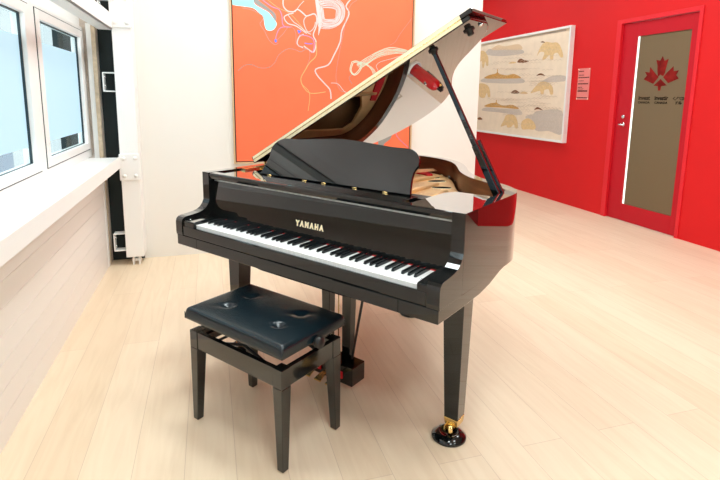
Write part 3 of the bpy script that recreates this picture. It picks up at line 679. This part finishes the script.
# legs
def leg(xc0, xc1, y0, y1, xb0, xb1, yb0, yb1, x_top, label=None):
    mb = MB(); zt = .64
    mb.hexa([(xb0, yb0, .085), (xb1, yb0, .085), (xb1, yb1, .085), (xb0, yb1, .085)], [(xc0, y0, zt), (xc1, y0, zt), (xc1, y1, zt), (xc0, y1, zt)])
    if y0 < 1: mb.box(xc0, xc1, y0, y1, zt, .69)
    if y0 > 1: mb.box(xc0 - .03, xc1 + .03, y0 - .03, y1 + .06, .64, .80)
    l = mb.build('leg', LAQ, piano, bevel=.003)
    c = (1.352, .342) if xb0 > 1 else ((xb0 + xb1) / 2, (yb0 + yb1) / 2)
    MB().hexa([(xb0 + .003, yb0 + .003, .052), (xb1 - .003, yb0 + .003, .052), (xb1 - .003, yb1 - .003, .052), (xb0 + .003, yb1 - .003, .052)], [(xb0 - .001, yb0 - .001, .0845), (xb1 + .001, yb0 - .001, .0845), (xb1 + .001, yb1 + .001, .0845), (xb0 - .001, yb1 + .001, .0845)]).build('ferrule', BRASS, l, bevel=.002)
    cs = MB(); cs.lathe([(.024, -.008), (.024, .008)], (c[0] + .004, c[1] - .004, .0365), 20, (.8, .6, 0)); cs.box(c[0] - .014, c[0] - .009, c[1] - .02, c[1] + .018, .03, .055); cs.box(c[0] + .012, c[0] + .017, c[1] - .02, c[1] + .018, .03, .055)
    cs.build('caster', BRASS, l, bevel=.001)
    return c
c1 = leg(1.302, 1.396, .335, .425, 1.329, 1.390, .337, .401, 0)
c2 = leg(.068, .162, .255, .345, .075, .135, .262, .326, 0)
c3 = leg(.56, .65, 1.22, 1.31, .575, .635, 1.235, 1.295, 0)
# lyre and pedals
ly = MB(); ly.hexa([(.612, .40, .12), (.655, .40, .12), (.655, .44, .12), (.612, .44, .12)], [(.60, .40, .60), (.655, .40, .60), (.655, .45, .60), (.60, .45, .60)])
ly.hexa([(.735, .40, .12), (.782, .40, .12), (.782, .44, .12), (.735, .44, .12)], [(.735, .40, .60), (.79, .40, .60), (.79, .45, .60), (.735, .45, .60)])
ly.box(.56, .83, .38, .47, .59, .646)
lyo = ly.build('lyre', LAQ, piano, bevel=.003)
px = MB().box(.585, .858, .325, .425, .035, .128).build('pedal_box', LAQ, piano, bevel=.004)
for x in (.655, .722, .789):
    mb = MB(); pth = smooth_path([(x, .33, .075), (x, .29, .078), (x, .26, .072), (x, .235, .062)], 4)
    for i in range(len(pth) - 1):
        w0 = .008 + .012 * (i / (len(pth) - 1)); w1 = .008 + .012 * ((i + 1) / (len(pth) - 1)); a, b = pth[i], pth[i + 1]
        mb.hexa([(a.x - w0, a.y, a.z), (a.x + w0, a.y, a.z), (a.x + w0, a.y, a.z + .006), (a.x - w0, a.y, a.z + .006)], [(b.x - w1, b.y, b.z), (b.x + w1, b.y, b.z), (b.x + w1, b.y, b.z + .006), (b.x - w1, b.y, b.z + .006)])
    p = mb.build('pedal', BRASS, px)
    MB().box(x - .014, x + .014, .318, .3245, .062, .095).build('pedal_felt', FELT, px)
for x in (.69,): MB().tube([(x, .43, .12), (x, .43, .60)], .003, 6).build('pedal_rod', BRASS, lyo)
MB().tube([(.80, .40, .128), (1.02, .20, .62)], .006, 8).build('lyre_brace', BLKP, lyo)

R3 = Matrix.Rotation(TH, 3, 'Z')
def pw(x, y, z=0): return R3 @ Vector((x, y, z))
for c, lab in ((c1, 'round black caster cup under the right front leg of the piano'), (c2, 'round black caster cup under the left front leg of the piano'), (c3, 'round black caster cup under the rear leg of the piano')):
    t = thing('caster_cup', lab, 'caster cup', pw(c[0], c[1]), 0, 'caster cups under the piano legs')
    MB().lathe([(.0705, .0005), (.0722, .005), (.070, .012), (.053, .021), (.042, .027), (.038, .027), (.034, .009), (.001, .009)], n=40).build('cup', LAQ, t)
    MB().lathe([(.066, .0002), (.066, .0018)], n=30).build('felt_pad', BLKP, t)

# ------------------------------------------------------------------ bench
BC = (.698, -.062)
bw = pw(*BC)
bench = thing('piano_bench', 'black piano bench with tufted vinyl seat in front of the keyboard', 'bench', (bw.x, bw.y, 0), TH + .012)
BL, BD, BZ = .5386, .3368, .409
ap = MB(); t = .02; hz = .075; e = .012
ap.box(-BL / 2 + .03, BL / 2 - .03, -BD / 2 + .003, -BD / 2 + .003 + t, BZ - hz, BZ - .001); ap.box(-BL / 2 + .03, BL / 2 - .03, BD / 2 - t - .003, BD / 2 - .003, BZ - hz, BZ - .001)
ap.box(-BL / 2 + .003, -BL / 2 + t + .003, -BD / 2 + .03, BD / 2 - .03, BZ - hz, BZ - .001); ap.box(BL / 2 - t - .003, BL / 2 - .003, -BD / 2 + .03, BD / 2 - .03, BZ - hz, BZ - .001)
ap.build('apron', BENCHWOOD, bench, bevel=.002)
for sx_ in (-1, 1):
    for sy in (-1, 1):
        X, Y = sx_ * BL / 2, sy * BD / 2; wt, wb = .047, .030
        lo_ = sorted((X, X - sx_ * wb)); la = sorted((Y, Y - sy * wb)); ho = sorted((X, X - sx_ * wt)); ha = sorted((Y, Y - sy * wt))
        mb = MB(); mb.hexa([(lo_[0], la[0], .004), (lo_[1], la[0], .004), (lo_[1], la[1], .004), (lo_[0], la[1], .004)], [(ho[0], ha[0], BZ - hz), (ho[1], ha[0], BZ - hz), (ho[1], ha[1], BZ - hz), (ho[0], ha[1], BZ - hz)])
        mb.box(ho[0], ho[1], ha[0], ha[1], BZ - hz, BZ)
        lg = mb.build('leg', BENCHWOOD, bench, bevel=.002)
        MB().box(lo_[0] + .004, lo_[1] - .004, la[0] + .004, la[1] - .004, 0, .005).build('foot_pad', OAK, lg)
# cushion
CLx, CDy, CZ0, CZ1 = .566, .357, .457, .507
nx, ny = 60, 40; rr = .016
btn = [(-.148, -.062), (.148, -.062), (-.148, .062), (.148, .062)]
vs = []; fs = []
ex_ = lambda i, nn_: (1 - math.cos(PI * i / nn_)) / 2 * .35 + (i / nn_) * .65
for j in range(ny + 1):
    for i in range(nx + 1):
        u, v = (ex_(i, nx) - .5) * CLx, (ex_(j, ny) - .5) * CDy
        eu, ev = CLx / 2 - abs(u), CDy / 2 - abs(v)
        z = CZ1 + .006 * (1 - (2 * u / CLx) ** 4) * (1 - (2 * v / CDy) ** 4)
        for q in (eu, ev):
            if q < rr: z -= rr - math.sqrt(max(0, rr * rr - (rr - q) ** 2))
        for bx, by in btn:
            dx_, dy_ = u - bx, v - by; r2 = dx_ * dx_ + dy_ * dy_
            z -= .011 * math.exp(-r2 / (2 * .013 ** 2)) + .003 * math.exp(-(dx_ * .8 + dy_ * .6) ** 2 / (2 * .035 ** 2) - (dx_ * .6 - dy_ * .8) ** 2 / (2 * .010 ** 2))
        vs.append((u, v, z))
idx = lambda i, j: j * (nx + 1) + i
fs = [(idx(i, j), idx(i + 1, j), idx(i + 1, j + 1), idx(i, j + 1)) for j in range(ny) for i in range(nx)]
ring = [idx(i, 0) for i in range(nx)] + [idx(nx, j) for j in range(ny)] + [idx(i, ny) for i in range(nx, 0, -1)] + [idx(0, j) for j in range(ny, 0, -1)]
k = len(vs); sc = [(.0005, .47), (.0005, CZ0 + .004), (-.004, CZ0)]
prev = ring
for (g_, z) in sc:
    base_ = len(vs)
    for r_ in ring:
        u, v, _ = vs[r_]; su = g_ * (1 if u > 0 else -1) if abs(u) > CLx / 2 - 1e-4 else 0; sv = g_ * (1 if v > 0 else -1) if abs(v) > CDy / 2 - 1e-4 else 0
        vs.append((u + su, v + sv, z))
    cur = list(range(base_, base_ + len(ring)))
    fs += [(prev[i], cur[i], cur[(i + 1) % len(ring)], prev[(i + 1) % len(ring)]) for i in range(len(ring))]
    prev = cur
fs.append(tuple(prev))
mb = MB(); mb.smooth = True; mb.add(vs, fs); cu = mb.build('cushion', LEATHER, bench)
for bx, by in btn: MB().lathe([(.008, 0), (.0075, .003), (.004, .005)], (bx, by, CZ1 - .010), 14).build('button', LEATHER, cu)
pp = MB(); a, b = CLx / 2 + .001, CDy / 2 + .001
for s1 in (-1, 1):
    for s2 in (-1, 1): pp.tube([(s1 * (a - .001), s2 * (b - .001), CZ0 + .004), (s1 * (a - .0015), s2 * (b - .0015), CZ1 - .018)], .0014, 6)
pp.build('seam', LEATHER, cu)
MB().box(-.25, .25, -.15, .15, .440, .4515).build('seat_board', BLACKSAT, bench)
sc_ = MB()
for y in (-.11, .11): sc_.tube([(-.20, y, .345), (.12, y, .438)], .007, 6); sc_.tube([(.20, y, .345), (-.12, y, .438)], .007, 6)
sc_.tube([(-.2, -.13, .345), (-.2, .13, .345)], .006, 6); sc_.tube([(.2, -.13, .345), (.2, .13, .345)], .006, 6)
sc_.build('lift_mechanism', BLKP, bench)
for s in (-1, 1):
    kn = MB(); kn.tube([(s * .26, .0, .463), (s * .30, .0, .463)], .006, 10); kn.lathe([(.021, 0), (.023, .003), (.023, .020), (.020, .024), (.0, .024)], (s * .2885, .0, .463), 26, (s, 0, 0))
    kn.build('height_knob', BLKP, bench)
